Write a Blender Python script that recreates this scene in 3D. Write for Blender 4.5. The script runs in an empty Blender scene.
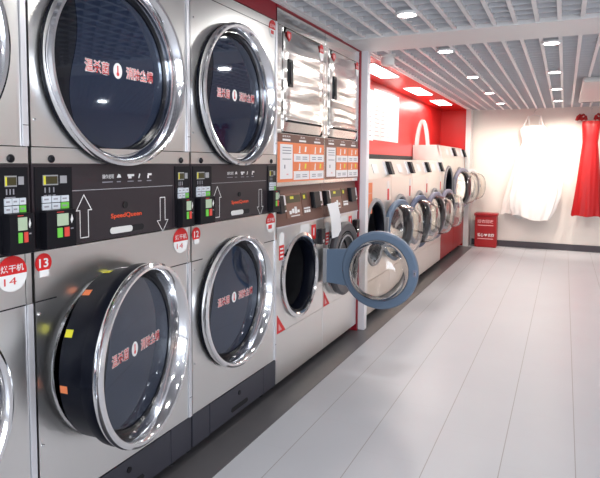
import bpy, math, random
from mathutils import Matrix, Vector
from math import sin, cos, pi, radians as RD

S = bpy.context.scene
COL = S.collection
random.seed(7)

# ------------------------------------------------------------------ materials
def nodes(name):
    m = bpy.data.materials.new(name); m.use_nodes = True
    nt = m.node_tree
    return m, nt, nt.nodes['Principled BSDF']

def mat(name, col, rough=.5, metal=0., spec=.5, coat=0., bump=None, emit=None, ior=None, vary=None):
    m, nt, b = nodes(name)
    b.inputs['Base Color'].default_value = (*col, 1)
    b.inputs['Roughness'].default_value = rough
    b.inputs['Metallic'].default_value = metal
    b.inputs['Specular IOR Level'].default_value = spec
    b.inputs['Coat Weight'].default_value = coat
    if ior: b.inputs['IOR'].default_value = ior
    if emit:
        b.inputs['Emission Color'].default_value = (*emit[0], 1)
        b.inputs['Emission Strength'].default_value = emit[1]
    if bump or vary:
        geo = nt.nodes.new('ShaderNodeNewGeometry')
        mp = nt.nodes.new('ShaderNodeMapping')
        nz = nt.nodes.new('ShaderNodeTexNoise')
        nt.links.new(geo.outputs['Position'], mp.inputs['Vector'])
        nt.links.new(mp.outputs['Vector'], nz.inputs['Vector'])
        sc = bump[0] if bump else vary[0]
        mp.inputs['Scale'].default_value = sc
        nz.inputs['Scale'].default_value = 1.0
        nz.inputs['Detail'].default_value = 1.0
        if bump:
            bp = nt.nodes.new('ShaderNodeBump')
            bp.inputs['Strength'].default_value = bump[1]
            bp.inputs['Distance'].default_value = bump[2]
            nt.links.new(nz.outputs['Fac'], bp.inputs['Height'])
            nt.links.new(bp.outputs['Normal'], b.inputs['Normal'])
        if vary:
            mx = nt.nodes.new('ShaderNodeMix'); mx.data_type = 'RGBA'
            nt.links.new(nz.outputs['Fac'], mx.inputs['Factor'])
            mx.inputs['A'].default_value = (*col, 1)
            mx.inputs['B'].default_value = (*vary[1], 1)
            nt.links.new(mx.outputs['Result'], b.inputs['Base Color'])
    return m

M = {}
M['steel'] = mat('stainless_steel', (.86, .85, .83), .30, 1., bump=((2.0, 2.0, .9), .5, .045))
M['locker'] = mat('stainless_steel_wavy', (.90, .885, .86), .16, 1., bump=((1.1, 1.1, 9.0), .8, .024))
M['side'] = mat('cabinet_side_steel', (.30, .30, .31), .4, .9)
M['chrome'] = mat('chrome', (.86, .86, .87), .09, 1., bump=((6, 6, 6), .12, .01))
M['trimsteel'] = mat('pale_edge_steel', (.80, .80, .84), .35, .6)
M['gap'] = mat('black_gap', (.006, .006, .008), .7)
M['black'] = mat('black_plastic', (.006, .006, .009), .36, spec=.25)
M['rubber'] = mat('black_rubber', (.003, .004, .009), .36, spec=.16)
M['panel'] = mat('charcoal_control_panel', (.028, .021, .026), .33)
M['base'] = mat('charcoal_base_panel', (.040, .040, .055), .42)
M['brown'] = mat('brown_control_panel', (.155, .072, .054), .36, .1)
M['brownlt'] = mat('bronze_display_frame', (.235, .115, .080), .34, .2)
M['film'] = mat('smoked_door_film', (.010, .017, .040), .035, ior=1.9)
M['film'].node_tree.nodes['Principled BSDF'].inputs['Specular Tint'].default_value = (.72, .84, 1., 1)
M['glassdark'] = mat('dark_door_glass', (.008, .010, .016), .04, ior=1.5)
M['drum'] = mat('drum_interior', (.035, .035, .040), .4, .5)
M['white'] = mat('white_print', (.86, .86, .86), .5)
M['offwhite'] = mat('off_white_plastic', (.72, .72, .70), .45)
M['keywhite'] = mat('white_key', (.62, .66, .72), .45)
M['green'] = mat('green_key', (.16, .60, .07), .45)
M['redkey'] = mat('red_key', (.72, .07, .05), .45)
M['lcd'] = mat('pale_green_screen', (.40, .50, .36), .25, emit=((.45, .60, .40), .08))
M['amber'] = mat('amber_display', (.05, .042, .012), .3)
M['yellow'] = mat('yellow_mark', (.75, .70, .04), .45)
M['redst'] = mat('red_sticker', (.70, .014, .016), .42)
M['redtext'] = mat('red_print', (.70, .05, .05), .5)
M['orangetxt'] = mat('orange_red_print', (.80, .09, .03), .5)
M['orange'] = mat('orange_sticker', (.84, .235, .09), .5)
M['greyprint'] = mat('grey_print', (.30, .30, .34), .6)
M['redwall'] = mat('red_painted_wall', (.66, .011, .010), .38, spec=.4)
M['redtrim'] = mat('red_trim', (.30, .006, .018), .4)
M['wall'] = mat('white_wall', (.80, .75, .70), .7, vary=((1.5, 1.5, 1.5), (.83, .78, .73)))
M['wallplain'] = mat('plain_white_wall', (.78, .77, .76), .7)
M['post'] = mat('white_post', (.88, .86, .89), .4)
M['band'] = mat('white_ceiling_band', (.88, .87, .86), .5)
M['grid'] = mat('white_grille', (.92, .91, .91), .45)
M['gridx'] = mat('grey_white_grille_blade', (.60, .60, .62), .5)
M['plenum'] = mat('ceiling_void', (.42, .43, .48), .8)
M['skirt'] = mat('dark_skirting', (.055, .045, .055), .45)
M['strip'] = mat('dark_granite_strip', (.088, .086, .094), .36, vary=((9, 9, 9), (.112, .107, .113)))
M['blue'] = mat('blue_grey_plastic', (.140, .200, .290), .36)
M['bluedk'] = mat('dusky_blue_plastic', (.10, .13, .22), .36)
M['lilac'] = mat('grey_lilac_plastic', (.24, .24, .33), .36)
M['pale'] = mat('pale_washer_steel', (.84, .79, .74), .32, .8, bump=((2, 2, 2), .2, .02))
M['paper'] = mat('white_paper', (.86, .86, .88), .7)
M['poster'] = mat('glossy_white_poster', (.86, .84, .86), .35)
M['lens'] = mat('lamp_lens', (1, 1, 1), .4, emit=((1., .97, .93), 14.))
M['soffitlens'] = mat('square_lamp_lens', (1, 1, 1), .4, emit=((1., .95, .90), 9.))
M['whitecloth'] = mat('white_satin', (.90, .88, .86), .55, bump=((14, 14, 2), .35, .02))
M['tulle'] = mat('white_tulle', (.88, .84, .80), .8, bump=((20, 20, 5), .3, .02))
M['redcloth'] = mat('red_satin', (.37, .002, .004), .42, bump=((14, 14, 3), .35, .02))
M['redbin'] = mat('red_bin_metal', (.34, .004, .006), .36)
M['binprint'] = mat('pale_pink_print', (.80, .45, .45), .6)
M['darkgrey'] = mat('dark_grey_plastic', (.07, .07, .08), .4)
M['grey'] = mat('grey_plastic', (.33, .33, .35), .4)

def glass_mat(name, tint):
    m, nt, b = nodes(name)
    b.inputs['Base Color'].default_value = (*tint, 1)
    b.inputs['Roughness'].default_value = .015
    b.inputs['IOR'].default_value = 1.46
    b.inputs['Transmission Weight'].default_value = 1.
    return m
M['glass'] = glass_mat('clear_bowl_glass', (.97, .95, .92))
M['pane'] = glass_mat('window_glass', (.98, .99, 1.))

def floor_mat():
    m, nt, b = nodes('white_floor_planks')
    N = nt.nodes.new; Lk = nt.links.new
    geo = N('ShaderNodeNewGeometry'); sp = N('ShaderNodeSeparateXYZ')
    Lk(geo.outputs['Position'], sp.inputs[0])
    def math_(op, a, b_=None):
        n = N('ShaderNodeMath'); n.operation = op
        for i, v in enumerate((a, b_)):
            if v is None: continue
            if isinstance(v, (int, float)): n.inputs[i].default_value = v
            else: Lk(v, n.inputs[i])
        return n.outputs[0]
    W = .3013
    u = math_('DIVIDE', math_('SUBTRACT', sp.outputs[0], .644 - W * 8), W)
    fu = math_('FRACT', u); iu = math_('FLOOR', u)
    du = math_('MULTIPLY', math_('MINIMUM', fu, math_('SUBTRACT', 1., fu)), W)
    seam = math_('LESS_THAN', du, .0021)
    # faint butt joints, staggered from row to row
    off = math_('FRACT', math_('MULTIPLY', iu, .377))
    v = math_('ADD', math_('DIVIDE', sp.outputs[1], .605), off)
    fv = math_('FRACT', v)
    dv = math_('MULTIPLY', math_('MINIMUM', fv, math_('SUBTRACT', 1., fv)), .605)
    joint = math_('LESS_THAN', dv, .0016)
    nz = N('ShaderNodeTexNoise'); nz.inputs['Scale'].default_value = 1.7; nz.inputs['Detail'].default_value = 3
    Lk(geo.outputs['Position'], nz.inputs['Vector'])
    mx0 = N('ShaderNodeMix'); mx0.data_type = 'RGBA'
    mx0.inputs['A'].default_value = (.47, .48, .52, 1); mx0.inputs['B'].default_value = (.535, .54, .575, 1)
    Lk(nz.outputs['Fac'], mx0.inputs['Factor'])
    mx1 = N('ShaderNodeMix'); mx1.data_type = 'RGBA'
    Lk(math_('MULTIPLY', joint, .22), mx1.inputs['Factor']); Lk(mx0.outputs['Result'], mx1.inputs['A'])
    mx1.inputs['B'].default_value = (.40, .39, .39, 1)
    mx2 = N('ShaderNodeMix'); mx2.data_type = 'RGBA'
    Lk(math_('MULTIPLY', seam, .85), mx2.inputs['Factor']); Lk(mx1.outputs['Result'], mx2.inputs['A'])
    mx2.inputs['B'].default_value = (.27, .255, .25, 1)
    Lk(mx2.outputs['Result'], b.inputs['Base Color'])
    b.inputs['Roughness'].default_value = .36
    return m
M['floor'] = floor_mat()

# ------------------------------------------------------------------ mesh builder
_text_cache = {}
def text_geo(s, bold=0.):
    key = (s, bold)
    if key not in _text_cache:
        c = bpy.data.curves.new('t', 'FONT'); c.body = s; c.size = 1.; c.resolution_u = 3
        c.offset = bold
        c.align_x = 'CENTER'
        o = bpy.data.objects.new('t', c); COL.objects.link(o)
        dg = bpy.context.evaluated_depsgraph_get(); dg.update()
        me = bpy.data.meshes.new_from_object(o.evaluated_get(dg))
        V = [tuple(v.co) for v in me.vertices]; F = [tuple(p.vertices) for p in me.polygons]
        bpy.data.objects.remove(o); bpy.data.curves.remove(c); bpy.data.meshes.remove(me)
        _text_cache[key] = (V, F)
    return _text_cache[key]

class MB:
    """collects shapes; a machine front lies in the y-z plane and faces +x"""
    def __init__(s): s.v = []; s.f = []; s.m = []; s.mats = []
    def mi(s, m):
        if m not in s.mats: s.mats.append(m)
        return s.mats.index(m)
    def add(s, V, F, m):
        n = len(s.v); s.v += [tuple(p) for p in V]; k = s.mi(m)
        for f in F: s.f.append(tuple(i + n for i in f)); s.m.append(k)
        return s
    def box(s, x0, x1, y0, y1, z0, z1, m):
        V = [(x, y, z) for x in (x0, x1) for y in (y0, y1) for z in (z0, z1)]
        F = [(0, 1, 3, 2), (4, 6, 7, 5), (0, 4, 5, 1), (2, 3, 7, 6), (0, 2, 6, 4), (1, 5, 7, 3)]
        return s.add(V, F, m)
    def prism(s, pts, x0, x1, m):
        """polygon in (y, z), counter-clockwise seen from +x, extruded along x"""
        n = len(pts)
        V = [(x0, y, z) for y, z in pts] + [(x1, y, z) for y, z in pts]
        F = [tuple(range(n))[::-1], tuple(range(n, 2 * n))] + [(i, (i + 1) % n, n + (i + 1) % n, n + i) for i in range(n)]
        return s.add(V, F, m)
    def prism_y(s, pts, y0, y1, m):
        """polygon in (x, z), extruded along y"""
        n = len(pts)
        V = [(x, y0, z) for x, z in pts] + [(x, y1, z) for x, z in pts]
        F = [tuple(range(n)), tuple(range(n, 2 * n))[::-1]] + [(i, n + i, n + (i + 1) % n, (i + 1) % n) for i in range(n)]
        return s.add(V, F, m)
    def lathe(s, prof, cy, cz, m, n=72, close=False, ox=0.):
        """profile [(r, x)] turned about an x-directed axis through (cy, cz)"""
        V = []; F = []; k = len(prof)
        for i in range(n):
            a = 2 * pi * i / n
            for r, x in prof: V.append((x + ox, cy + r * cos(a), cz + r * sin(a)))
        for i in range(n):
            j = (i + 1) % n
            for q in range(k if close else k - 1):
                q2 = (q + 1) % k
                F.append((i * k + q, i * k + q2, j * k + q2, j * k + q))
        return s.add(V, F, m)
    def disc(s, r, x, cy, cz, m, n=72, t=.002):
        return s.prism([(cy + r * cos(2 * pi * i / n), cz + r * sin(2 * pi * i / n)) for i in range(n)], x - t, x, m)
    def plate_hole(s, x0, x1, y0, y1, z0, z1, cy, cz, r, m, n=72):
        angs = [2 * pi * i / n for i in range(n)]
        for Y in (y0, y1):
            for Z in (z0, z1): angs.append(math.atan2(Z - cz, Y - cy) % (2 * pi))
        angs = sorted(set(round(a, 6) for a in angs)); n = len(angs)
        inner = []; outer = []
        for a in angs:
            c, d = cos(a), sin(a)
            t = min([((y1 if c > 0 else y0) - cy) / c if abs(c) > 1e-6 else 9e9, ((z1 if d > 0 else z0) - cz) / d if abs(d) > 1e-6 else 9e9])
            inner.append((cy + r * c, cz + r * d)); outer.append((cy + t * c, cz + t * d))
        V = [(x1, *p) for p in inner] + [(x1, *p) for p in outer] + [(x0, *p) for p in inner] + [(x0, *p) for p in outer]
        F = []
        for i in range(n):
            j = (i + 1) % n
            F += [(i, n + i, n + j, j), (2 * n + i, 2 * n + j, 3 * n + j, 3 * n + i), (i, j, 2 * n + j, 2 * n + i), (n + i, 3 * n + i, 3 * n + j, n + j)]
        return s.add(V, F, m)
    def tube(s, pts, r, m, n=10, cap=True):
        pts = [Vector(p) for p in pts]; V = []; F = []
        up = Vector((.123, .31, .94))
        for i, p in enumerate(pts):
            d = (pts[min(i + 1, len(pts) - 1)] - pts[max(i - 1, 0)]).normalized()
            a = d.cross(up).normalized(); b = d.cross(a).normalized()
            rr = r[i] if isinstance(r, (list, tuple)) else r
            for k in range(n):
                t = 2 * pi * k / n
                V.append(p + a * cos(t) * rr + b * sin(t) * rr)
        for i in range(len(pts) - 1):
            for k in range(n):
                F.append((i * n + k, i * n + (k + 1) % n, (i + 1) * n + (k + 1) % n, (i + 1) * n + k))
        if cap: F += [tuple(range(n)), tuple(range((len(pts) - 1) * n, len(pts) * n))[::-1]]
        return s.add(V, F, m)
    def text(s, st, cy, cz, x, w, h, m, bold=0., axis='x', both=True):
        """raised print fitted into a w x h box; axis 'x' faces +x, axis '-y' faces -y"""
        V, F = text_geo(st, bold)
        if not V: return s
        x0 = min(v[0] for v in V); x1 = max(v[0] for v in V); y0 = min(v[1] for v in V); y1 = max(v[1] for v in V)
        sx = w / (x1 - x0); sy = h / (y1 - y0)
        P = [((v[0] - (x0 + x1) / 2) * sx, (v[1] - (y0 + y1) / 2) * sy) for v in V]
        if axis == 'x': VV = [(x, cy + a, cz + b) for a, b in P]
        else: VV = [(cy + a, x, cz + b) for a, b in P]
        return s.add(VV, F, m)
    def build(s, name, parent=None, loc=None, label=None, smooth=None, bevel=0, rot=None):
        me = bpy.data.meshes.new(name)
        me.from_pydata(s.v, [], s.f)
        for m in s.mats: me.materials.append(M[m])
        me.polygons.foreach_set('material_index', s.m)
        if smooth:
            me.polygons.foreach_set('use_smooth', [True] * len(s.f))
            me.update(); me.set_sharp_from_angle(angle=RD(smooth))
        me.update()
        o = bpy.data.objects.new(name, me); COL.objects.link(o)
        if parent: o.parent = parent
        if loc: o.location = loc
        if rot: o.rotation_euler = rot
        if label: o['label'] = label
        if bevel:
            b = o.modifiers.new('edge', 'BEVEL'); b.width = bevel; b.segments = 2; b.limit_method = 'ANGLE'; b.angle_limit = RD(50)
        return o

def thing(name, label, cat, loc=(0, 0, 0), rotz=0., group=None):
    o = bpy.data.objects.new(name, None); COL.objects.link(o)
    o.empty_display_size = .1
    o.location = loc; o.rotation_euler = (0, 0, rotz); return tag(o, label, cat, group)
def tag(o, label, cat, group=None):
    o['label'] = label; o['category'] = cat
    if group: o['group'] = group
    return o
def struct(name, mb, label=None, cat=None, **k):
    o = mb.build(name, **k); o['kind'] = 'structure'
    if label: o['label'] = label
    o['category'] = cat or name.split('_')[0]
    return o

# ------------------------------------------------------------------ the room
XR, YB, YF, ZC = 5.6, 9.60, -2.6, 2.203
struct('floor', MB().box(-1.0, XR, YF, YB, -.05, 0, 'floor'), 'white plank floor with thin dark seams', 'floor')
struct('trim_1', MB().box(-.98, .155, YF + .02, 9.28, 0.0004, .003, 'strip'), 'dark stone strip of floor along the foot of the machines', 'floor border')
struct('wall_back', MB().box(-1.0, XR, YB, YB + .1, 0, 2.6, 'wall'), 'off-white end wall behind the hanging dresses', 'wall')
struct('baseboard_back', MB().box(.095, XR, YB - .018, YB - .0005, 0, .098, 'skirt'), 'dark skirting along the foot of the end wall', 'baseboard')
struct('wall_right', MB().box(XR, XR + .1, YF, YB, 0, 2.6, 'wallplain'), 'plain white wall on the right', 'wall')
fw = MB().box(-1.0, .6, YF - .1, YF, 0, 2.6, 'wallplain').box(4.6, XR, YF - .1, YF, 0, 2.6, 'wallplain')
fw.box(.6, 4.6, YF - .1, YF, 2.15, 2.6, 'wallplain').box(.6, 4.6, YF - .1, YF, 0, .25, 'wallplain')
struct('wall_front', fw, 'white shopfront wall around the window', 'wall')
struct('window_1', MB().box(.6, 4.6, YF - .06, YF - .05, .25, 2.15, 'pane'), 'large shopfront window pane', 'window')
struct('wall_left', MB().box(-1.05, -.95, YF, 4.19, 0, 2.6, 'wallplain'), 'white wall behind the tall machines', 'wall')
struct('wall_recess', MB().box(-.46, -.41, 4.19, YB, 0, 2.203, 'redwall'), 'glossy red wall above the back row of washers', 'wall')
struct('wall_end', MB().box(-.41, 0.0, 9.36, YB - .001, 0, 2.203, 'redwall'), 'red end face of the washer recess', 'wall')
struct('wall_pier', MB().box(0.001, .075, 9.30, YB - .001, 0, 2.203, 'wallplain'), 'narrow white pier beside the red recess', 'wall')
struct('trim_2', MB().box(-.409, -.403, 4.27, 7.48, 1.372, 1.43, 'gap'), 'dark gap below the red wall', 'trim')  # black strip painted in for the shade of the recess under the wall
# soffit with red underside
struct('ceiling_soffit', MB().box(-1.0, 0.0, 4.19, YB - .001, 2.204, 2.26, 'redwall'), 'red soffit above the back row of washers', 'ceiling')
hd = MB().box(-.6, -.004, YF + .01, 2.776, 2.112, 2.26, 'redtrim')
hd.box(-.3, .004, 2.776, 4.176, 2.188, 2.26, 'redtrim').box(-.3, .006, 4.154, 4.178, .004, 2.26, 'redtrim')
struct('trim_3', hd, 'dark red fascia above and beside the tall machines', 'trim')
struct('trim_4', MB().box(-.06, .055, 4.186, 4.25, .004, ZC, 'post'), 'white square post at the end of the tall machines', 'post', bevel=.003)
# open-cell ceiling
RIB = .1232; RX0 = .905 - RIB * 7
cg = MB()
def rib_rows(y0, y1):
    k = 0
    while RX0 + k * RIB < XR:
        x = RX0 + k * RIB; cg.box(x - .012, x + .012, y0, y1, ZC, ZC + .05, 'grid'); k += 1
def blades(y0, y1):
    y = y0
    while y < y1:
        cg.box(.014, XR - .01, y - .006, y + .006, ZC + .004, ZC + .040, 'gridx'); y += .1135
rib_rows(YF + .01, 3.775); rib_rows(4.235, YB - .01)
blades(YF + .05, 3.72); blades(4.30, YB - .05)
cg.box(.002, .028, YF + .01, 3.775, ZC - .002, ZC + .05, 'grid').box(.002, .022, 4.235, YB - .01, ZC - .002, ZC + .05, 'grid')
struct('ceiling', cg, 'white open-cell grille ceiling', 'ceiling')
struct('ceiling_void', MB().box(-1.05, XR, YF, YB, 2.36, 2.42, 'plenum'), 'grey void above the ceiling grille', 'ceiling')
struct('trim_5', MB().box(.0, XR, 3.775, 4.235, ZC - .006, ZC + .05, 'band'), 'flat white band across the ceiling', 'ceiling band')

# ------------------------------------------------------------------ shared pieces
def sticker_disc(parent, cy, cz, r, st, white_tab=True, x=.001):
    m = MB().disc(r, x + .0012, cy, cz, 'redst', 40, .0012)
    m.text(st, cy, cz, x + .0018, r * 1.15, r * .95, 'white', .02)
    if white_tab: m.box(x + .0004, x + .0019, cy - r * .55, cy + r * .6, cz - r * 1.45, cz - r * .75, 'white')
    return m.build('number_sticker', parent, label='red round number sticker')

def sticker_pill(parent, cy, cz, w, h, num, x=.001, top='烘干机'):
    n = 24; r = w / 2; hz = h / 2 - r * 1.02
    up = [(cy + r * cos(a), cz + hz + r * sin(a)) for a in [pi * i / n for i in range(n + 1)]]
    dn = [(cy + r * cos(a), cz - hz + r * sin(a)) for a in [pi + pi * i / n for i in range(n + 1)]]
    cut = cz - h * .02
    m = MB().prism(up + [(cy - r, cut), (cy + r, cut)], x, x + .0012, 'redst')
    m.prism([(cy + r, cut), (cy - r, cut)] + dn, x, x + .0012, 'white')
    m.text(top, cy, cz + h * .15, x + .0018, w * .78, h * .2, 'white', .015)
    if num: m.text(num, cy - w * .08, cz - h * .2, x + .0018, w * .42, h * .2, 'redtext', .0)
    return m.build('number_label', parent, label='red and white number label')

def arrow(m, cy, z0, z1, up, w, head, sh, x):
    """outline of a block arrow made of thin strokes"""
    hw = w / 2; s = sh / 2
    if up: P = [(cy - s, z0), (cy + s, z0), (cy + s, z1 - head), (cy + hw, z1 - head), (cy, z1), (cy - hw, z1 - head), (cy - s, z1 - head)]
    else: P = [(cy - s, z1), (cy - s, z0 + head), (cy - hw, z0 + head), (cy, z0), (cy + hw, z0 + head), (cy + s, z0 + head), (cy + s, z1)]
    t = .0016
    for i in range(len(P)):
        a = Vector(P[i]); b = Vector(P[(i + 1) % len(P)]); d = (b - a).normalized(); nn = Vector((-d.y, d.x)) * t
        a2 = a - d * t; b2 = b + d * t
        m.add([(x, *(a2 + nn)), (x, *(b2 + nn)), (x, *(b2 - nn)), (x, *(a2 - nn))], [(0, 1, 2, 3)], 'white')

# ------------------------------------------------------------------ stacked tumble dryers
def tumbler_door(root, name, cy, cz, ang, ajar, texts, size=1.):
    hy = cy + .335 * size; hx = .02 if ajar else -.012
    o = MB()
    # chrome rim, deep chrome cone; all about the hinge as origin
    c = -.335
    # rim: back edge, outer rim, front lip, inner cone down to the glass seat
    o.lathe([(.314, .028), (.3215, .032), (.3245, .042), (.3215, .054), (.313, .060), (.303, .059), (.295, .050), (.286, .014), (.2815, -.012), (.280, -.020)], c, 0, 'chrome', 96)
    door = o.build(name, root, (hx, hy, cz), 'round dryer door with wide chrome rim', smooth=35, rot=(0, 0, ang))
    door.scale = (1, 1.0, 1.0) if ajar else (1, size, size)
    k = MB().lathe([(.2805, -.024), (.2805, -.014), (.268, -.012), (.264, -.024)], c, 0, 'rubber', 96)
    if ajar: k.lathe([(.3165, .034), (.3185, .022), (.3185, -.002), (.3165, -.014), (.302, -.022), (.296, -.105), (.279, -.11)], c, 0, 'rubber', 96)
    else: k.lathe([(.3165, .034), (.3190, .028), (.3200, .015), (.300, .0135), (.282, -.010)], c, 0, 'rubber', 96)
    k.build('door_gasket', door, smooth=40, label='black rubber body of the door')
    MB().disc(.268, -.017, c, 0, 'glassdark', 96, .006).build('glass', door, label='dark door glass')
    # smoked film whose left edge is a shallow curve
    r = .2635; pts = []
    for i in range(61):
        a = -2.22 + 4.44 * i / 60; pts.append((c + r * cos(a), r * sin(a)))
    ya, za = pts[-1]; yb, zb = pts[0]
    for i in range(1, 20):
        t = i / 20; pts.append((ya + (yb - ya) * t + .018 * sin(2 * pi * t) - .012 * sin(pi * t), za + (zb - za) * t))
    f = MB().prism(pts, -.0168, -.0158, 'film').build('window_film', door, label='smoked film on the glass')
    d = MB()
    def word(st, y0, y1, zc):
        d.text(st, (y0 + y1) / 2, zc, -.0152, (y1 - y0), .045, 'white', .045)
        d.text(st, (y0 + y1) / 2, zc, -.0146, (y1 - y0) * .97, .040, 'redtext', 0.)
    a, b = texts
    tc = c + (.006 if ajar else .026)
    word(a, tc - .150, tc - .040, .006); word(b, tc + .040, tc + .184, .006)
    n = 28
    d.prism([(tc + .021 * cos(2 * pi * i / n), .006 + .027 * sin(2 * pi * i / n)) for i in range(n)], -.0156, -.0150, 'white')
    d.prism([(tc - .003, -.004), (tc + .003, -.004), (tc + .003, .024), (tc - .003, .024)], -.0152, -.0146, 'redtext')
    d.prism([(tc + .006 * cos(2 * pi * i / n), -.005 + .007 * sin(2 * pi * i / n)) for i in range(n)], -.0152, -.0145, 'redtext')
    d.build('door_lettering', door, label='red and white lettering with thermometer mark')
    for za in (-.07, .03): MB().box(-.012, .012, -.014, .012, za, za + .04, 'chrome').build('hinge', door, bevel=.003)
    if ajar:
        for a, m in ((1.72, 'yellow'), (2.16, 'orange'), (2.66, 'yellow'), (3.25, 'orange')):
            P = []; w = MB()
            for r_, x_ in ((.3000, -.074), (.2975, -.102)):
                for da in (-.042, .042): P.append((x_, c + r_ * cos(a + da), r_ * sin(a + da)))
            w.add(P, [(0, 1, 3, 2)], m)
            w.build('warning_sticker', door, label='small %s warning sticker' % m)
    return door

def drum_opening(root, cy, cz, r, depth, x0=-.02, lip='chrome', name='door_opening'):
    m = MB().lathe([(r - .002, x0), (r - .002, .001), (r + .006, .002), (r + .014, .0005)] if r > .29 else [(r - .012, x0), (r - .012, .006), (r - .004, .012), (r + .010, .010), (r + .014, .001)], cy, cz, lip, 72)
    m.lathe([(r - .001, -.001), (r - .003, -.06), (r + .02, -.10), (r + .02, -depth), (.03, -depth - .03), (.0, -depth - .03)], cy, cz, 'drum', 72)
    return m.build(name, root, smooth=35, label='dark drum behind the round opening')

def control_module(root, y0, w, xs=1.):
    """display, keys and card terminal in a recess; y0 its left edge, w its width"""
    z0, z1 = 1.066, 1.316
    m = MB().box(.0005, .004, y0, y0 + w, z0, z1, 'black')
    for q in range(3):
        yy = y0 + w * (.24 + .115 * q)
        m.box(.004, .0046, yy, yy + .004, 1.236, 1.252, 'greyprint').box(.004, .0046, yy - .003, yy + .008, 1.226, 1.229, 'greyprint')
    mod = m.build('control_module', root, bevel=0)
    MB().box(.004, .0055, y0 + w * .20, y0 + w * .60, 1.259, 1.291, 'grey').box(.0055, .0062, y0 + w * .23, y0 + w * .58, 1.263, 1.287, 'amber').box(.0055, .0066, y0 + w * .215, y0 + w * .265, 1.262, 1.288, 'yellow').build('display', mod, label='small amber display')
    MB().box(.004, .006, y0 + w * .66, y0 + w * .84, 1.264, 1.288, 'grey').build('coin_window', mod)
    for r_ in range(2):
        for q in range(3):
            a = y0 + w * (.16 + .245 * q); zt = 1.225 - .0225 * r_
            k = 'green' if (q == 2 and r_ == 1) else 'keywhite'
            b = MB().box(.004, .010, a, a + w * .215, zt - .020, zt, k)
            b.box(.010, .0104, a + w * .03, a + w * .15, zt - .012, zt - .007, 'greyprint')
            b.build('key', mod, label='green start key' if k == 'green' else None, bevel=.0015)
    tw = w * .80; ty = y0 + w * .10
    t = MB().prism([(ty, 1.062), (ty + tw, 1.062), (ty + tw, 1.176), (ty + tw - .006, 1.182), (ty + .006, 1.182), (ty, 1.176)], .002, .034, 'black')
    t.box(.034, .0344, ty + tw * .34, ty + tw * .58, 1.174, 1.1765, 'redtext')
    t.prism([(ty + tw * .80, 1.148), (ty + tw * .84, 1.136), (ty + tw * .90, 1.150), (ty + tw * .85, 1.166)], .034, .0346, 'white')
    t.box(.034, .0344, ty + tw * .80, ty + tw * .90, 1.118, 1.122, 'greyprint')
    term = t.build('card_terminal', root, bevel=.003, label='black card payment terminal')
    MB().box(.034, .036, ty + tw * .34, ty + tw * .72, 1.132, 1.170, 'lcd').build('screen', term)
    MB().box(.034, .037, ty + tw * .34, ty + tw * .50, 1.096, 1.126, 'green').build('green_button', term)
    MB().box(.034, .037, ty + tw * .58, ty + tw * .74, 1.096, 1.126, 'redkey').build('red_button', term)

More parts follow.
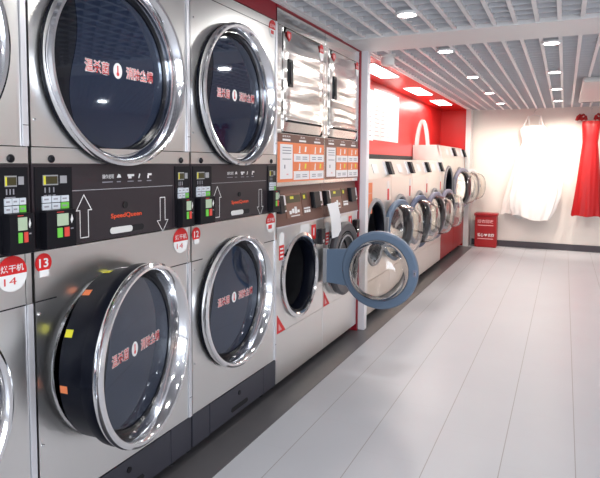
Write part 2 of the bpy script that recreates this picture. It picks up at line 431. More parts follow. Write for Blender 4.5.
def stacked_dryer(y0, label, number, pill, ajar, upper_pill):
    R = thing('stacked_tumble_dryer', label, 'dryer', (0, y0, 0), group='stacked tumble dryers along the left wall')
    W = .8; c = .376; zu, zl = 1.657, .650; cl = .354 if ajar else .370; rl = .285 if ajar else .300
    MB().box(-.90, -.45, .006, .794, .055, 2.105, 'side').box(-.45, -.026, .006, .012, .055, 2.105, 'side').box(-.45, -.026, .788, .794, .055, 2.105, 'side').box(-.45, -.026, .006, .794, 2.095, 2.105, 'side').box(-.45, -.026, .012, .788, .055, .07, 'side').box(-.45, -.026, .012, .788, 1.10, 1.30, 'side').build('cabinet', R)
    for fy in (.06, .74):
        for fx in (-.08, -.82): MB().lathe([(0, 0), (.025, 0), (.025, .012), (.010, .016), (.010, .056)], 0, 0, 'gap', 16).build('foot', R, (fx, fy, 0), rot=(0, -pi / 2, 0))
    # charcoal base with lint drawer
    bp = MB().box(-.026, .0, .006, .135, .060, .209, 'base').box(-.026, .0, .655, .794, .060, .209, 'base').box(-.026, -.010, .135, .655, .058, .209, 'gap')
    bp.build('base_panel', R, bevel=.002)
    dr = MB().box(-.010, .001, .140, .650, .063, .207, 'base').build('lint_drawer', R, bevel=.002)
    MB().disc(.012, .004, .400, .165, 'black', 20, .003).build('drawer_lock', dr)
    MB().prism([(.330, .088), (.475, .088), (.485, .098), (.475, .112), (.330, .112), (.320, .098)], .001, .0025, 'gap').build('drawer_slot', dr)
    # lower front
    MB().plate_hole(-.026, .0, .006, .772, .213, 1.056, cl, zl, rl, 'steel').box(0, .0008, .655, .772, .898, .902, 'gap').box(0, .0008, .006, .085, .898, .902, 'gap').build('lower_front_panel', R)
    MB().box(-.026, .006, .774, .7935, .213, .900, 'trimsteel').box(-.026, .002, .774, .7935, .902, 1.056, 'steel').box(.006, .0068, .774, .7935, .30, .302, 'gap').build('edge_strip', R, bevel=.002)
    MB().box(-.026, .006, .774, .7935, 1.378, 2.105, 'trimsteel').box(.006, .0068, .774, .7935, 1.44, 1.442, 'gap').build('edge_strip', R, bevel=.002)
    # upper front
    MB().plate_hole(-.026, .0, .006, .772, 1.379, 2.105, c, zu, .300, 'steel').box(0, .0008, .006, .772, 2.058, 2.061, 'gap').build('upper_front_panel', R)
    MB().box(-.026, -.001, .006, .794, 1.327, 1.376, 'steel').build('screw_strip', R)
    for sy in (.078, .735):
        MB().lathe([(0, .007), (.008, .0065), (.0125, .002), (.0125, -.003)], sy, 1.341, 'black', 20).build('screw', R, smooth=40)
    for sy, sz in ((.018, .44), (.018, .86), (.018, 1.46), (.022, 1.95)):
        MB().lathe([(0, .006), (.004, .005), (.005, .0)], sy, sz, 'chrome', 12).build('screw', R, smooth=40)
    drum_opening(R, c, zu, .300, .40); drum_opening(R, cl, zl, rl, .40)
    # control panel
    p = MB().box(-.026, .0, .004, .796, 1.060, 1.325, 'panel')
    p.box(.0, .0008, .150, .676, 1.236, 1.2385, 'grey').box(.0, .0006, .150, .1515, 1.062, 1.236, 'gap').box(.0, .0006, .676, .6775, 1.062, 1.236, 'gap')
    CP = p.build('control_panel', R, bevel=.002)
    g = MB(); arrow(g, .205, 1.078, 1.222, True, .066, .052, .036, .0012); g.build('up_arrow', CP, label='white outline arrow pointing up')
    g = MB(); arrow(g, .612, 1.055, 1.192, False, .066, .045, .030, .0012); g.build('down_arrow', CP, label='white outline arrow pointing down')
    g = MB(); g.text('SpeedQueen', .408, 1.137, .0012, .160, .022, 'orangetxt', .02); g.build('brand_lettering', CP, label='red brand lettering')
    for i, (ya, wd) in enumerate(((.290, .055), (.360, .022), (.415, .035), (.470, .022), (.520, .028))):
        g = MB()
        if i == 0: g.text('操作说明', ya + wd / 2, 1.281, .0012, wd, .016, 'white', .01)
        elif i == 1: g.prism([(ya, 1.276), (ya + wd, 1.276), (ya + wd * .8, 1.287), (ya + wd * .4, 1.290), (ya + wd * .2, 1.284)], .0006, .0012, 'white')
        elif i == 2: g.box(.0006, .0012, ya, ya + wd, 1.280, 1.288, 'white').box(.0006, .0012, ya + .004, ya + wd * .6, 1.272, 1.280, 'white')
        elif i == 3: g.prism([(ya + .002, 1.272), (ya + .008, 1.272), (ya + .014, 1.288), (ya + .008, 1.290)], .0006, .0012, 'white')
        else: g.box(.0006, .0012, ya + .006, ya + wd, 1.282, 1.290, 'white').box(.0006, .0012, ya + .004, ya + .012, 1.271, 1.282, 'white')
        g.box(.0006, .0012, ya, ya + wd * .9, 1.260, 1.2635, 'greyprint')
        g.build('printed_icon', CP)
    MB().disc(.012, .004, .400, 1.176, 'gap', 20, .004).build('lock', CP)
    n = 14
    def slot(y0_, y1_, m_, x_):
        r_ = .0115; zc = 1.087
        return MB().prism([(y1_ - r_ + r_ * cos(-pi / 2 + pi * i / n), zc + r_ * sin(-pi / 2 + pi * i / n)) for i in range(n + 1)] + [(y0_ + r_ + r_ * cos(pi / 2 + pi * i / n), zc + r_ * sin(pi / 2 + pi * i / n)) for i in range(n + 1)], .0002, x_, m_)
    s_ = slot(.318, .500, 'gap', .0012).build('handle_slot', CP)
    slot(.322, .435, 'offwhite', .004).build('drawer_pull', CP)
    control_module(R, .012, .142); control_module(R, .690, .098)
    sticker_disc(R, .038, 1.018, .030, number); sticker_pill(R, .728, 1.003, .098, .108, pill)
    if upper_pill: sticker_pill(R, .744, 2.055, .080, .095, upper_pill, .0015)
    tumbler_door(R, 'door', c, zu, 0., False, ('温杀菌', '消除尘螨'), 1.05)
    tumbler_door(R, 'door', cl, zl, RD(11.5) if ajar else 0., ajar, ('温杀菌', '消除尘螨'))
    return R

stacked_dryer(.3825, 'leftmost stainless stacked dryer, cut off by the left edge, with a 14 label', '14', '14', False, None)
stacked_dryer(1.1825, 'stainless stacked dryer with red 13 sticker and its lower round door ajar', '13', '14', True, None)
stacked_dryer(1.9825, 'stainless stacked dryer with red 12 sticker, next to the square-doored units', '12', '1', False, '1')

# ------------------------------------------------------------------ washer door that swings open
def washer_door(R, hx, hy, cz, b, r, ang, body, name='door', bowl_depth=.12, label=None, ratio=.765):
    """closed: hinge at (hx, hy), disc centre at hy - b; opened by ang about the vertical hinge"""
    c = -b
    m = MB()
    ri = r * ratio
    m.lathe([(ri, .000), (ri + .006, -.006), (r - .012, -.006), (r, .004), (r, .030), (r - .012, .046), (r * .86, .052), (ri + .004, .046), (ri, .036)], c, 0, body, 72, close=True)
    d = m.build(name, R, (hx, hy, cz), label or 'round glass washer door swung open', smooth=35, rot=(0, 0, ang))
    # hinge arm from the ring to the cabinet
    zz = r * .49
    ya = c + math.sqrt(r * r - zz * zz) - .012
    a = MB().prism([(ya, -zz), (.0, -zz * .9), (.0, zz * .9), (ya, zz), (c + r * .97, 0)], .004, .034, body)
    a.build('hinge_arm', d, bevel=.004)
    MB().box(-.004, .040, -.012, .014, -zz * .95, zz * .95, 'grey').build('hinge', d, bevel=.004)
    # glass bowl on the inner side, clear outer cover
    t = .006; D = bowl_depth
    P = [(ri + .002, .002), (ri * .985, -.02), (ri * .93, -D * .55), (ri * .84, -D * .90), (ri * .70, -D), (0.0, -D * .985)]
    Q = [(0.0, -D * .985 + t), (ri * .69, -D + t), (ri * .82, -D * .90 + t), (ri * .92 - t * .6, -D * .5), (ri * .97 - t, -.015), (ri - t, .002)]
    MB().lathe(P + Q, c, 0, 'glass', 72, close=True).build('glass_bowl', d, smooth=50, label='clear glass bowl')
    MB().lathe([(ri + .004, .046), (ri * .6, .058), (0, .062), (0, .057), (ri * .6, .053), (ri + .002, .040)], c, 0, 'glass', 64).build('outer_glass', d, smooth=50)
    # latch on the free edge
    MB().box(-.010, .000, c - r + .008, c - r + .030, -.022, .022, 'lilac').box(-.016, -.010, c - r + .012, c - r + .022, -.010, .010, 'chrome').build('latch', d, bevel=.002)
    return d

def washer_collar(R, cy, cz, r, metal='chrome', dark='rubber'):
    m = MB().lathe([(r + .030, .001), (r + .026, .016), (r + .006, .022), (r - .004, .014), (r - .008, -.004)], cy, cz, metal, 72)
    col = m.build('door_collar', R, smooth=35, label='bright metal ring round the opening')
    MB().lathe([(r - .006, .006), (r - .020, .000), (r - .030, -.03), (r - .026, -.07)], cy, cz, dark, 72).build('door_seal', col, smooth=40)
    MB().lathe([(r - .026, -.065), (r + .01, -.09), (r + .01, -.33), (.05, -.36), (0, -.36)], cy, cz, 'drum', 72).build('drum', R, smooth=40)
    return col

# ------------------------------------------------------------------ stacked washer-dryer with a square upper door
def slash_stroke(m, y, z, w, h, k, x):
    m.prism([(y, z), (y + w, z), (y + w * 1.3, z + h), (y + w * .3, z + h)], x, x + .0006, k)

def stacked_washer(y0, label, door_open, first):
    R = thing('stacked_washer_dryer', label, 'washer', (0, y0, 0), group='stacked units with square upper doors')
    W = .685
    MB().box(-.90, -.45, .004, W - .004, .055, 2.186, 'side').box(-.45, -.026, .004, .010, .055, 2.186, 'side').box(-.45, -.026, W - .010, W - .004, .055, 2.186, 'side').box(-.45, -.026, .01, W - .01, .055, .07, 'side').box(-.45, -.026, .01, W - .01, 1.0, 2.186, 'side').build('cabinet', R)
    for fy in (.06, .62):
        for fx in (-.08, -.82): MB().lathe([(0, 0), (.025, 0), (.025, .012), (.010, .016), (.010, .056)], 0, 0, 'gap', 16).build('foot', R, (fx, fy, 0), rot=(0, -pi / 2, 0))
    # upper dryer: frame and cornice
    f = MB().box(-.026, .0, .003, W - .003, 2.100, 2.186, 'locker').box(-.026, .0, .003, .060, 1.505, 2.098, 'locker').box(-.026, .0, W - .046, W - .003, 1.505, 2.098, 'locker')
    f.box(-.026, -.012, .06, W - .046, 1.505, 2.10, 'gap')
    f.build('upper_frame', R, bevel=.002)
    dm = MB()
    # slightly pillowed sheet-steel door
    ny, nz = 14, 14; y0d, y1d, z0d, z1d = .066, W - .052, 1.512, 2.092
    V = []; F = []
    for j in range(nz + 1):
        for i in range(ny + 1):
            u = i / ny; v = j / nz
            e = min(1., min(u, 1 - u) / .06) * min(1., min(v, 1 - v) / .06)
            V.append((.006 + .007 * e ** .5 + .004 * sin(pi * u) * sin(pi * v), y0d + (y1d - y0d) * u, z0d + (z1d - z0d) * v))
    for j in range(nz):
        for i in range(ny):
            q = j * (ny + 1) + i; F.append((q, q + 1, q + ny + 2, q + ny + 1))
    dm.add(V, F, 'locker'); dm.box(-.012, .006, y0d, y1d, z0d, z1d, 'locker')
    door = dm.build('upper_door', R, smooth=30, label='square stainless dryer door')
    MB().box(.008, .021, .108, .166, 1.768, 1.922, 'black').box(.021, .026, .120, .154, 1.785, 1.905, 'rubber').build('handle', door, bevel=.006, label='black recessed pull handle')
    cr = MB().prism_y([(.012, 1.592), (.020, 1.586), (.021, 1.578), (.012, 1.572)], .095, .600, 'locker').box(.010, .0185, .095, .600, 1.566, 1.573, 'gap')  # black line below the lip paints the shadow in its crease
    cr.build('door_lip', door, label='pressed lip across the foot of the door')
    t = MB().prism([(.118, 2.020), (.145, 2.050), (.140, 2.075), (.092, 2.075), (.088, 2.050)], .0155, .0168, 'redst')
    t.prism([(.118, 2.035), (.130, 2.048), (.128, 2.064), (.106, 2.064), (.104, 2.048)], .0168, .0172, 'binprint'); t.build('warning_label', door, label='small red warning label')
    sticker_pill(door, .585, 2.040, .062, .105, None, .0155)
    # instruction posters
    s = MB().box(-.026, -.001, .003, W - .003, 1.200, 1.503, 'locker').box(-.001, .0005, .012, W - .008, 1.452, 1.500, 'brown').box(-.001, .0003, .012, W - .008, 1.222, 1.452, 'orange' if first else 'brownlt')
    sp = s.build('instruction_panel', R)
    for q, ya in enumerate((.03, .25, .475)):
        h = MB(); h.text('自助洗衣' if q == 0 else '洗衣', ya + .09, 1.486, .0012, .10 if q == 0 else .07, .011, 'white', .01)
        h.box(.0006, .0012, ya + .04, ya + .14, 1.460, 1.471, 'white'); h.build('heading', sp)
    w1 = MB().box(.0, .0016, .040, .200, 1.240, 1.440, 'poster')
    for zz in (1.418, 1.402, 1.386, 1.352): w1.box(.0016, .002, .068, .18, zz, zz + .005, 'greyprint')
    w1.box(.0016, .002, .09, .105, 1.300, 1.322, 'greyprint').box(.0016, .002, .12, .145, 1.262, 1.270, 'binprint')
    w1.build('poster', sp, label='white instruction poster with small print')
    for ya, yb in ((.218, .440), (.452, .672)):
        pm = MB()
        for z0_, z1_, k in ((1.387, 1.446, 'orange'), (1.340, 1.387, 'poster'), (1.284, 1.340, 'orange'), (1.232, 1.284, 'poster')):
            pm.box(.0, .0016, ya, yb, z0_, z1_, k)
            if k == 'orange':
                slash_stroke(pm, ya + .07, z0_ + .012, .014, (z1_ - z0_) * .6, 'white', .0016)
                slash_stroke(pm, ya + .15, z0_ + .014, .022, (z1_ - z0_) * .55, 'yellow' if z0_ < 1.3 else 'white', .0016)
                pm.box(.0016, .002, ya + .065, ya + .09, z0_ + .006, z0_ + .012, 'white')
            else:
                for dz in (.014, .026): pm.box(.0016, .0021, ya + .03, ya + .09, z0_ + dz, z0_ + dz + .005, 'greyprint').box(.0016, .0021, ya + .12, ya + .19, z0_ + dz, z0_ + dz + .005, 'greyprint')
        pm.build('poster', sp, label='orange and white instruction poster')
    # sloping brown control panel
    cp = MB().prism_y([(.004, .968), (.004, .985), (-.026, 1.196), (-.06, 1.196), (-.06, .968)], .003, W - .003, 'brown')
    CP = cp.build('control_panel', R, bevel=.002, label='brown control panel leaning back')
    def on_panel(z): return .0045 - (z - .985) * .030 / .211
    def slab(m, ya, yb, za, zb, t, k, t0=-.002):
        xa, xb = on_panel(za), on_panel(zb)
        m.prism_y([(xa + t0, za), (xa + t, za), (xb + t, zb), (xb + t0, zb)], ya, yb, k)
    c1 = MB(); slab(c1, .010, .062, 1.045, 1.146, .032, 'black'); c1.build('card_reader', CP, label='black card reader', bevel=.004)
    c1 = MB(); slab(c1, .062, .100, 1.052, 1.146, .022, 'trimsteel'); slab(c1, .066, .096, 1.06, 1.09, .024, 'amber'); c1.build('coin_slot', CP, bevel=.002)
    c2 = MB(); slab(c2, .128, .342, 1.008, 1.150, .004, 'brownlt'); slab(c2, .138, .330, 1.096, 1.140, .006, 'amber'); slab(c2, .190, .235, 1.118, 1.134, .0068, 'yellow')
    for q in range(4): slab(c2, .165 + .036 * q, .192 + .036 * q, 1.030 + .004 * (q % 2), 1.050 + .010 * (q % 3), .0062, 'white')
    slab(c2, .18, .30, 1.014, 1.020, .0062, 'white')
    c2.build('display_unit', CP, label='display with white printed symbols')
    c3 = MB(); slab(c3, .352, .468, 1.014, 1.150, .004, 'brown'); slab(c3, .362, .425, 1.104, 1.144, .006, 'amber'); slab(c3, .372, .40, 1.112, 1.134, .0068, 'yellow')
    for q in range(3): slab(c3, .370 + .032 * q, .395 + .032 * q, 1.024, 1.040, .0062, 'white'); slab(c3, .370 + .032 * q, .395 + .032 * q, 1.046, 1.056, .0062, 'white')
    c3.build('cycle_selector', CP)
    c4 = MB(); slab(c4, .492, .588, 1.045, 1.148, .030, 'black'); c4.build('card_reader', CP, label='black card reader', bevel=.004)
    c5 = MB(); slab(c5, .590, .640, 1.055, 1.145, .020, 'trimsteel'); slab(c5, .598, .630, 1.064, 1.085, .022, 'amber'); c5.build('coin_slot', CP, bevel=.002)
    # lower front with the round opening
    cy, cz, r = .312, .648, .235
    MB().plate_hole(-.026, .0, .003, W - .003, .352, .962, cy, cz, r, 'steel').build('front_panel', R)
    MB().box(-.026, .0, .003, W - .003, .060, .350, 'steel').build('lower_panel', R, bevel=.002)
    MB().box(-.03, .006, .003, W - .003, .961, .969, 'trimsteel').build('edge_strip', R)
    washer_collar(R, cy, cz, r)
    MB().box(0, .0015, .315, .448, .895, .950, 'white').build('white_label', R)
    st = MB().prism([(.065 + .03 * cos(a), .905 + .03 * sin(a)) for a in [pi * i / 12 for i in range(13)]] + [(.035, .86), (.095, .86)], 0, .0014, 'white')
    st.box(0, .0014, .035, .095, .775, .86, 'redst')
    for q in range(3): st.box(.0014, .002, .045, .085, .790 + .022 * q, .80 + .022 * q, 'white')
    st.build('number_label', R, label='white and red washer label')
    tr = MB().prism([(.012, .352), (.118, .352), (.012, .462)], 0, .0014, 'redst'); tr.prism([(.03, .366), (.07, .366), (.03, .41)], .0014, .002, 'binprint'); tr.build('corner_sticker', R, label='red triangular corner sticker')
    rs = MB().box(0, .0015, .485, .552, .84, .935, 'redst').box(.0015, .002, .512, .528, .865, .915, 'white'); rs.build('red_sticker', R)
    hb = MB().box(0, .035, .575, .640, .80, .90, 'black').disc(.012, .037, .607, .82, 'chrome', 16, .004); hb.build('door_lock', R, bevel=.004, label='black door lock')
    if door_open:
        washer_door(R, .030, .642, cz, .372, .252, RD(91), 'blue', bowl_depth=.125, label='blue-grey round glass washer door standing open')
    else:
        D = MB().lathe([(.262, .022), (.266, .045), (.25, .058), (.215, .060), (.198, .05)], cy, cz, 'darkgrey', 72).build('door', R, smooth=35, label='closed round washer door with dark ring')
        MB().lathe([(.199, .05), (.19, .03), (.15, .012), (.0, .005)], cy, cz, 'glassdark', 72).build('glass_bowl', D, smooth=50)
        MB().lathe([(.170, .05), (.17, .055), (.16, .056), (.16, .05)], cy, cz, 'grey', 64).build('inner_ring', D, smooth=40)
    return R

stacked_washer(2.7825, 'square-doored stacked unit nearest the camera, its round washer door wide open', True, True)
stacked_washer(3.4675, 'square-doored stacked unit beside the white post, washer door shut behind a paper slip', False, False)

# paper slip hanging from the second unit's panel
ps = MB(); n = 8; V = []; F = []
for j in range(n + 1):
    t = j / n; z = 1.060 - .235 * t
    x = .036 + .024 * t + .008 * sin(4 * t)
    V += [(x, .0 + .05 * t, z), (x + .002, .175 + .04 * t, z + .004)]
V2 = [(x - .0015, y, z) for x, y, z in V]; k = len(V)
for j in range(n):
    a = 2 * j; F += [(a, a + 2, a + 3, a + 1), (k + a, k + a + 1, k + a + 3, k + a + 2), (a, k + a, k + a + 2, a + 2), (a + 1, a + 3, k + a + 3, k + a + 1)]
F += [(0, 1, k + 1, k), (2 * n, k + 2 * n, k + 2 * n + 1, 2 * n + 1)]
ps.add(V + V2, F, 'paper')
tag(ps.build('paper_slip', loc=(0, 3.442, 0)), 'white paper slip hanging from a brown washer control panel', 'paper')

# ------------------------------------------------------------------ back row of front-loading washers
def row_washer(y0, W, label, z_top, cz, r, cyl, hy, ang, body, base_z, big=False, group=None, patch=False):
    R = thing('front_loading_washer', label, 'washer', (0, y0, 0), group=group)
    zs = z_top - .17
    zb = base_z
    MB().box(-.40, -.36, .004, W - .004, .055, z_top, 'pale').box(-.36, -.026, .004, .012, .055, zs, 'pale').box(-.36, -.026, W - .012, W - .004, .055, zs, 'pale').prism_y([(-.026, zs), (-.07, z_top), (-.36, z_top), (-.36, zs)], .004, W - .004, 'pale').box(-.36, -.026, .012, W - .012, .055, .075, 'pale').build('cabinet', R)
    for fy in (.08, W - .08):
        for fx in (-.07, -.33): MB().lathe([(0, 0), (.025, 0), (.025, .012), (.010, .016), (.010, .056)], 0, 0, 'gap', 12).build('foot', R, (fx, fy, 0), rot=(0, -pi / 2, 0))
    MB().plate_hole(-.026, .0, .004, W - .004, zb + .004, zs, cyl, cz, r, 'pale').build('front_panel', R)
    MB().box(-.026, .0, .004, W - .004, .060, zb, 'redbin' if big else 'pale').build('lower_panel', R, bevel=.003, label='red base panel' if big else None)
    P = lambda z: .003 - (z - zs) * .058 / (z_top - zs)
    cp = MB().prism_y([(.003, zs), (-.055, z_top - .004), (-.085, z_top - .004), (-.03, zs)], .004, W - .004, 'pale').build('control_panel', R, label='sloping pale control panel')
    def slab(m, ya, yb, za, zbb, t, k): m.prism_y([(P(za) - .002, za), (P(za) + t, za), (P(zbb) + t, zbb), (P(zbb) - .002, zbb)], ya, yb, k)
    a = MB(); slab(a, W * .36, W * .54, zs + .045, zs + .125, .006, 'white'); a.build('display', cp)
    a = MB(); slab(a, W * .80, W * .86, zs + .03, zs + .15, .012, 'trimsteel'); a.build('coin_slot', cp)
    a = MB(); slab(a, W * .87, W * .985, zs + .03, zs + .15, .045, 'black'); a.build('card_reader', cp, label='black card reader', bevel=.004)
    if not big:
        s = MB().box(0, .0016, W * .82, W * .90, zs - .21, zs - .03, 'white').box(.0016, .0022, W * .825, W * .895, zs - .205, zs - .10, 'redst'); s.build('label_strip', R, label='white and red label strip')
    if patch:
        s = MB().box(0, .0016, W * .04, W * .27, zs - .29, zs - .03, 'orange').box(.0016, .0022, W * .06, W * .25, zs - .12, zs - .115, 'binprint'); s.build('notice', R, label='orange red notice')  # flat orange rectangle with one thin pale line
    washer_collar(R, cyl, cz, r, 'grey')
    washer_door(R, .040, hy, cz - .025, hy - cyl + .005, r + .018, ang, body, bowl_depth=.15, ratio=.83)
    return R
G = 'row of washers along the red wall'
ords = ['first washer past the white post, round door open, orange notice beside it', 'second washer past the white post along the red wall, blue-rimmed door open',
        'third washer past the white post along the red wall, glass door open', 'fourth washer past the white post, against the side of the taller washers']
for i in range(4):
    row_washer(4.30 + .795 * i, .795, ords[i], 1.372, .745, .262, .31, .575, RD(170 - (0, 1, 2, 0)[i]), ('blue', 'bluedk', 'lilac', 'lilac')[i], .34, group=G, patch=(i == 0))
row_washer(7.485, .93, 'nearer of two taller washers on red bases at the far end', 1.582, 1.005, .275, .42, .70, RD(164), 'lilac', .50, True, 'taller washers at the far end')
row_washer(8.42, .86, 'farther of two taller washers on red bases, next to the end wall', 1.582, 1.005, .255, .34, .60, RD(160), 'trimsteel', .50, True, 'taller washers at the far end')

# white looped strap on top of the first tall washer
st = MB(); V = []; F = []; n = 28
for i in range(n + 1):
    t = i / n; a = pi * t
    x = -.292 - .078 * cos(a) * (1 - .25 * sin(a)); z = .325 * sin(a) ** .9 if 0 < t < 1 else 0
    nx, nz = -cos(a), sin(a) * .6 + .1
    l = math.hypot(nx, nz); nx /= l; nz /= l
    for dy in (-.035, .035):
        V += [(x + nx * .016, dy, z + .016 * nz), (x - nx * .024, dy, z - .024 * nz if z > .02 else z)]
for i in range(n):
    a = 4 * i; b = a + 4
    F += [(a, a + 2, b + 2, b), (a + 1, b + 1, b + 3, a + 3), (a, b, b + 1, a + 1), (a + 2, a + 3, b + 3, b + 2)]
F += [(0, 1, 3, 2), (4 * n, 4 * n + 2, 4 * n + 3, 4 * n + 1)]
st.add(V, F, 'offwhite')
tag(st.build('looped_strap', loc=(0, 7.56, 1.583), smooth=40), 'white looped strap standing on the nearer tall washer', 'strap')

# posters on the red wall
p = MB().box(-.4095, -.405, 5.10, 5.77, 1.575, 2.10, 'poster')
for j in range(9): p.box(-.405, -.4045, 5.16, 5.70, 1.62 + .05 * j, 1.628 + .05 * j, 'greyprint')
tag(p.build('wall_poster'), 'bluish white poster on the red wall, half hidden by the white post', 'poster', 'price posters on the red wall')
p = MB().box(-.4095, -.405, 5.785, 6.76, 1.585, 2.13, 'poster')
for q in range(4):
    for j in range(10): p.box(-.405, -.4045, 5.82 + .235 * q, 5.98 + .235 * q - .03 * ((j + q) % 3), 1.63 + .045 * j, 1.636 + .045 * j, 'binprint')
    if q: p.box(-.405, -.4046, 5.795 + .235 * q, 5.797 + .235 * q, 1.60, 2.11, 'binprint')
tag(p.build('wall_poster'), 'wide white price poster in four columns on the red wall', 'poster', 'price posters on the red wall')

# ------------------------------------------------------------------ ceiling fittings
def add_spot(x, y, z, energy, col, size=RD(140), blend=.7, radius=.06, tilt=(0, 0, 0)):
    if tilt == (0, 0, 0):
        l = bpy.data.lights.new('lamp_light', 'AREA'); l.shape = 'DISK'; l.size = .10; l.energy = energy * .12; l.color = col
    else:
        l = bpy.data.lights.new('lamp_light', 'SPOT'); l.energy = energy; l.color = col; l.spot_size = size; l.spot_blend = blend; l.shadow_soft_size = radius
    o = bpy.data.objects.new('lamp_light', l); COL.objects.link(o); o.location = (x, y, z); o.rotation_euler = tilt; return o
RANK = ['nearest', 'second', 'third', 'fourth', 'fifth']
def downlight(x, y, label, energy, col, grp):
    R = thing('ceiling_downlight', label, 'ceiling light', (x, y, ZC - .004), group=grp)
    def up(prof, m, nm, **k):
        o = MB().lathe(prof, 0, 0, m, 40)
        return o.build(nm, R, smooth=40, rot=(0, pi / 2, 0), **k)
    up([(.0525, .006), (.0525, .011), (.064, .012), (.069, .006), (.069, -.003), (.060, -.0042), (0, -.0042)], 'white', 'trim_ring')
    up([(0, .010), (.052, .010), (.052, -.001), (0, -.001)], 'lens', 'lens', label='glowing lamp lens')
    l = add_spot(x, y, ZC - .03, energy, col)
    l.parent = R; l.location = (0, 0, -.0125)
YS1 = [3.25, 4.41, 5.81, 7.18, 8.46]
WARM = (1., .90, .80); NEUT = (1., .985, .965)
for i, y in enumerate(YS1):
    downlight(.60, y, '%s round downlight from the camera in the left ceiling row' % RANK[i], 34, NEUT if i < 2 else WARM, 'round downlights in the grille ceiling')
for i, y in enumerate([4.406, 5.80, 7.08, 8.395]):
    downlight(1.34, y, '%s round downlight from the camera in the right ceiling row' % RANK[i], 34, NEUT if i < 1 else WARM, 'round downlights in the grille ceiling')
# further rows of the same lamps to the right and behind the camera
for k, (x, y) in enumerate([(.60, 1.9), (.60, .5), (.60, -.9), (1.34, 3.25), (1.34, 1.2), (1.34, -.6), (2.9, -.8), (2.9, 1.2), (2.9, 3.2), (2.9, 5.8), (2.9, 8.2), (4.4, .4), (4.4, 3.2), (4.4, 6.), (4.4, 8.3)]):
    if (x, y) == (1.34, 3.25): continue
    add_spot(x, y, ZC - .03, 42, NEUT)
# lamps that wash the wall behind the dresses
for x, en in ((.45, 22), (1.0, 28), (1.45, 58), (2.0, 34)):
    add_spot(x, 8.75, ZC - .05, en, (1., .88, .76), RD(95), .8, .05, (RD(38), 0, 0))

def soffit_light(y0, y1, label):
    R = thing('square_ceiling_lamp', label, 'ceiling light', (-.165, (y0 + y1) / 2, 2.203), group='rectangular lamps in the red soffit')
    h = (y1 - y0) / 2
    MB().box(-.100, .100, -h - .012, h + .012, -.006, -.0005, 'white').build('frame', R)
    MB().box(-.088, .088, -h, h, -.010, -.006, 'soffitlens').build('lens', R, label='glowing lamp lens')
    l = bpy.data.lights.new('lamp_light', 'AREA'); l.shape = 'RECTANGLE'; l.size = .17; l.size_y = 2 * h; l.energy = 9; l.color = (1., .93, .86)
    o = bpy.data.objects.new('lamp_light', l); COL.objects.link(o); o.parent = R; o.location = (0, 0, -.02)
soffit_light(4.75, 5.55, 'rectangular lamp in the red soffit nearest the white post')
soffit_light(6.42, 7.12, 'middle rectangular lamp in the red soffit')
soffit_light(7.80, 8.45, 'farthest rectangular lamp in the red soffit')

d = thing('ceiling_sensor', 'small white round sensor under the ceiling beside the white post', 'sensor', (.135, 4.45, ZC))
MB().lathe([(0, .0), (.062, .0), (.062, .012), (.050, .018)], 0, 0, 'offwhite', 32).build('mount', d, rot=(0, pi / 2, 0), smooth=40)
MB().lathe([(.050, .010), (.056, .030), (.056, .062), (.048, .080), (.020, .088), (0, .088)], 0, 0, 'offwhite', 32).build('housing', d, rot=(0, pi / 2, 0), smooth=40)

a = thing('ceiling_air_conditioner', 'flat cream air conditioner hanging under the ceiling near the end wall', 'air conditioner', (1.59, 6.30, ZC))
MB().box(0, 1.05, 0, 2.05, -.052, -.001, 'offwhite').build('casing', a, bevel=.012)
MB().box(.03, 1.02, 1.985, 2.0, -.056, -.052, 'gap').build('air_outlet', a)

# ------------------------------------------------------------------ dresses on the end wall
def loft(rows, n, m, mb, fold, drop=0.):
    """rows: (z, x_left, x_right, y_mid, depth, fold amplitude)"""
    V = []; F = []
    for z, xl, xr, ym, dp, fa in rows:
        cx = (xl + xr) / 2; hw = (xr - xl) / 2
        for k in range(n):
            t = 2 * pi * k / n
            w = 1 + fa * fold(t, z)
            V.append((cx + hw * w * cos(t), ym + dp * w * sin(t), z + .012 * fa * 8 * sin(5 * t) - drop * max(0, (1.1 - z) / .6) ** 2 * (1 - cos(t - .5) ** 2) ))
    for j in range(len(rows) - 1):
        for k in range(n):
            a = j * n + k; b = j * n + (k + 1) % n
            F.append((a, b, b + n, a + n))
    mb.add(V, F, m)
def dense(rows, k=4):
    out = []
    for a, b in zip(rows[:-1], rows[1:]):
        for i in range(k): out.append(tuple(p + (q - p) * i / k for p, q in zip(a, b)))
    return out + [rows[-1]]
YD = 9.44
def hanger(parent, xc, zt, w, lab):
    h = MB().tube([(xc - w, YD, zt - .06), (xc - w * .5, YD, zt - .02), (xc, YD, zt), (xc + w * .5, YD, zt - .02), (xc + w, YD, zt - .06)], .006, 'offwhite', 8)
    h.tube([(xc, YD, zt), (xc, YD, zt + .04), (xc + .012, YD, zt + .06), (xc, YD + .02, zt + .075), (xc, YD + .15, zt + .07)], .003, 'chrome', 6)
    tag(h.build('clothes_hanger', smooth=40), lab, 'hanger')
wd = thing('white_gown', 'long white sleeveless gown hanging on the end wall', 'dress', (1.0, YD, .5))
g = MB()
fo = lambda t, z: .55 * sin(9 * t + z * 2.) + .45 * sin(14 * t - z * 3)
loft([tuple(r) for r in dense([(1.93, .845, 1.150, YD, .055, .0), (1.87, .800, 1.205, YD, .075, .004), (1.80, .815, 1.205, YD, .075, .004), (1.72, .845, 1.195, YD, .07, .006), (1.60, .825, 1.255, YD - .01, .075, .012), (1.38, .785, 1.335, YD - .02, .095, .03), (1.08, .735, 1.430, YD - .04, .115, .05), (.84, .690, 1.405, YD - .05, .125, .065), (.66, .700, 1.350, YD - .05, .125, .075), (.545, .740, 1.290, YD - .05, .12, .08)])], 120, 'whitecloth', g, fo, .09)
b = g.build('gown_body', wd, (-1.0, -YD, -.5), smooth=60)
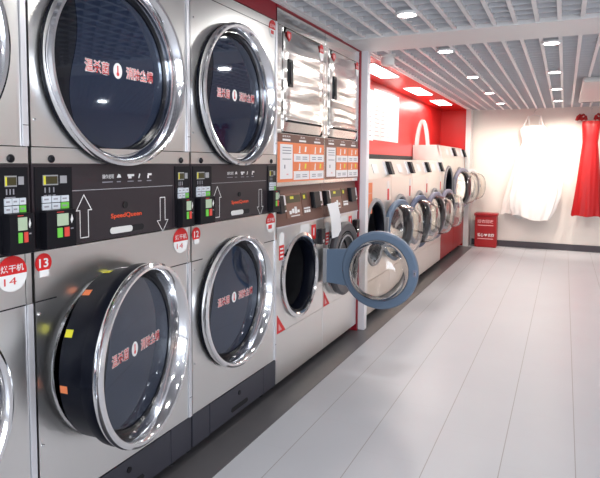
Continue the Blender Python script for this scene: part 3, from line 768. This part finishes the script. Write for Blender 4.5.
s = MB().tube([(.855, YD - .03, 1.92), (.885, YD - .02, 2.0), (.915, YD, 2.075), (.93, YD + .02, 2.0), (.93, YD + .04, 1.92)], .012, 'whitecloth', 8)
s.build('shoulder_strap', wd, (-1.0, -YD, -.5), smooth=60)
s = MB().tube([(1.135, YD - .03, 1.92), (1.115, YD - .02, 2.0), (1.095, YD, 2.07), (1.08, YD + .02, 2.0), (1.08, YD + .04, 1.92)], .012, 'whitecloth', 8)
s.build('shoulder_strap', wd, (-1.0, -YD, -.5), smooth=60)
g = MB()
loft([tuple(r) for r in dense([(1.62, .80, 1.0, YD + .06, .04, .01), (1.30, .72, 1.05, YD + .06, .05, .03), (1.0, .64, 1.1, YD + .06, .06, .06), (.70, .575, 1.05, YD + .06, .07, .08), (.545, .56, 1.0, YD + .06, .07, .09)])], 90, 'tulle', g, fo)
g.build('train', wd, (-1.0, -YD, -.5), smooth=60, label='sheer tulle train')
hanger(None, 1.005, 2.10, .115, 'white clothes hanger holding the white gown')

def red_dress(x0, lab, hlab):
    rd = thing('red_gown', lab, 'dress', (x0, YD, .55), group='red gowns on the end wall')
    g = MB(); dx = x0 - 1.78
    R0 = [(1.985, 1.668, 1.905, YD, .055, .0), (1.93, 1.664, 1.912, YD, .07, .004), (1.83, 1.672, 1.905, YD, .072, .004), (1.66, 1.680, 1.888, YD, .066, .006), (1.50, 1.664, 1.905, YD, .075, .014), (1.25, 1.640, 1.925, YD - .01, .085, .03), (.95, 1.610, 1.945, YD - .02, .095, .05), (.70, 1.585, 1.965, YD - .03, .10, .065), (.565, 1.570, 1.975, YD - .03, .105, .08)]
    loft([tuple(r) for r in dense([(z, a + dx, b + dx, y, d_, f) for z, a, b, y, d_, f in R0])], 110, 'redcloth', g, fo)
    g.build('gown_body', rd, (-x0, -YD, -.55), smooth=60)
    # off-shoulder ruffles
    for sgn in (-1, 1):
        r = MB(); V = []; F = []; n = 34
        for i in range(n + 1):
            t = i / n; ang = -.25 * pi + 1.5 * pi * t
            for j, (rr, dz) in enumerate(((.030, .055), (.062, .02), (.078, -.035))):
                rr2 = rr + (.012 * sin(t * 40) if j else 0)
                V.append((x0 + sgn * (.125 + rr2 * cos(ang) * .95), YD + rr2 * sin(ang) * .9, 2.035 + dz + .008 * sin(t * 33)))
        for i in range(n):
            for j in range(2):
                a_ = i * 3 + j; F.append((a_, a_ + 3, a_ + 4, a_ + 1))
        r.add(V, F, 'redcloth')
        o = r.build('shoulder_ruffle', rd, (-x0, -YD, -.55), smooth=70)
        m_ = o.modifiers.new('cloth', 'SOLIDIFY'); m_.thickness = .006
    hanger(None, x0, 2.105, .11, hlab)
red_dress(1.782, 'red off-shoulder gown hanging on the end wall right of the white gown', 'white clothes hanger holding the red gown')
red_dress(4.70, 'red gown hanging farther right on the end wall, seen reflected in a dryer door', 'white clothes hanger holding the farther red gown')

# red bin in the corner
bn = thing('red_bin', 'upright red metal bin in the far corner below the end wall', 'bin', (.345, 9.42, .004))
MB().box(-.165, .165, -.10, .10, 0.0, .50, 'redbin').build('bin_body', bn, bevel=.006)
MB().box(-.178, .178, -.112, .112, .50, .545, 'redbin').build('bin_lid', bn, bevel=.008)
MB().text('旧衣回收', 0, .415, -.1012, .24, .055, 'binprint', .02, '-y').build('lettering', bn, label='pale lettering')
t = MB()
for st_, x_ in (('爱心', -.075), ('衣橱', .085)): MB().text(st_, x_, .195, -.1012, .095, .055, 'white', .02, '-y').build('lettering', bn, label='white lettering')
hp = []
for i in range(24):
    a_ = 2 * pi * i / 24
    hp.append((.0016 * 16 * sin(a_) ** 3 * .9 + .005, .197 + .0016 * (13 * cos(a_) - 5 * cos(2 * a_) - 2 * cos(3 * a_) - cos(4 * a_))))
t.add([(x, -.1012, z) for x, z in hp], [tuple(range(24))], 'white')
t.build('heart_mark', bn, label='white heart')
for zz in (.345, .130): MB().add([(-.12, -.1012, zz), (.12, -.1012, zz), (.12, -.1012, zz + .012), (-.12, -.1012, zz + .012)], [(0, 1, 2, 3)], 'binprint').build('small_print', bn)

# ------------------------------------------------------------------ daylight, world, camera
# daylight through the shop window, and an added fill lamp that brightens the ceiling
for nm, en, tilt, zz, hh in (('window_daylight', 62, 90, 1.2, 1.85), ('paving_bounce', 75, 128, .9, 1.2)):
    l = bpy.data.lights.new(nm, 'AREA'); l.shape = 'RECTANGLE'; l.size = 3.9; l.size_y = hh; l.energy = en; l.color = (.84, .91, 1.)
    o = bpy.data.objects.new(nm, l); COL.objects.link(o); o.location = (2.6, YF + .03, zz); o.rotation_euler = (RD(tilt), 0, 0)
w = bpy.data.worlds.new('sky'); S.world = w; w.use_nodes = True
bg = w.node_tree.nodes['Background']
sky = w.node_tree.nodes.new('ShaderNodeTexSky'); sky.sky_type = 'PREETHAM'; sky.turbidity = 4.
w.node_tree.links.new(sky.outputs['Color'], bg.inputs['Color']); bg.inputs['Strength'].default_value = .5

yaw, pitch, roll = RD(25.245), RD(4.024), RD(.405)
fwd = Vector((-sin(yaw) * cos(pitch), cos(yaw) * cos(pitch), -sin(pitch)))
rt = Vector((cos(yaw), sin(yaw), 0)); up = rt.cross(fwd)
r2 = rt * cos(roll) + up * sin(roll); u2 = -rt * sin(roll) + up * cos(roll)
cd = bpy.data.cameras.new('camera'); cam = bpy.data.objects.new('camera', cd); COL.objects.link(cam)
mw = Matrix((r2, u2, -fwd)).transposed().to_4x4(); mw.translation = (1.458, 0, 1.335)
cam.matrix_world = mw
cd.sensor_width = 36.; cd.lens = 560 / 600 * 36.; cd.shift_y = -37 / 600.; cd.clip_start = .02
S.camera = cam
S.view_settings.view_transform = 'Standard'; S.view_settings.look = 'None'
S.view_settings.exposure = 0.4; S.view_settings.gamma = 1.
S.cycles.max_bounces = 10; S.cycles.transmission_bounces = 8; S.cycles.caustics_reflective = False; S.cycles.caustics_refractive = False
S.cycles.sample_clamp_indirect = 6.
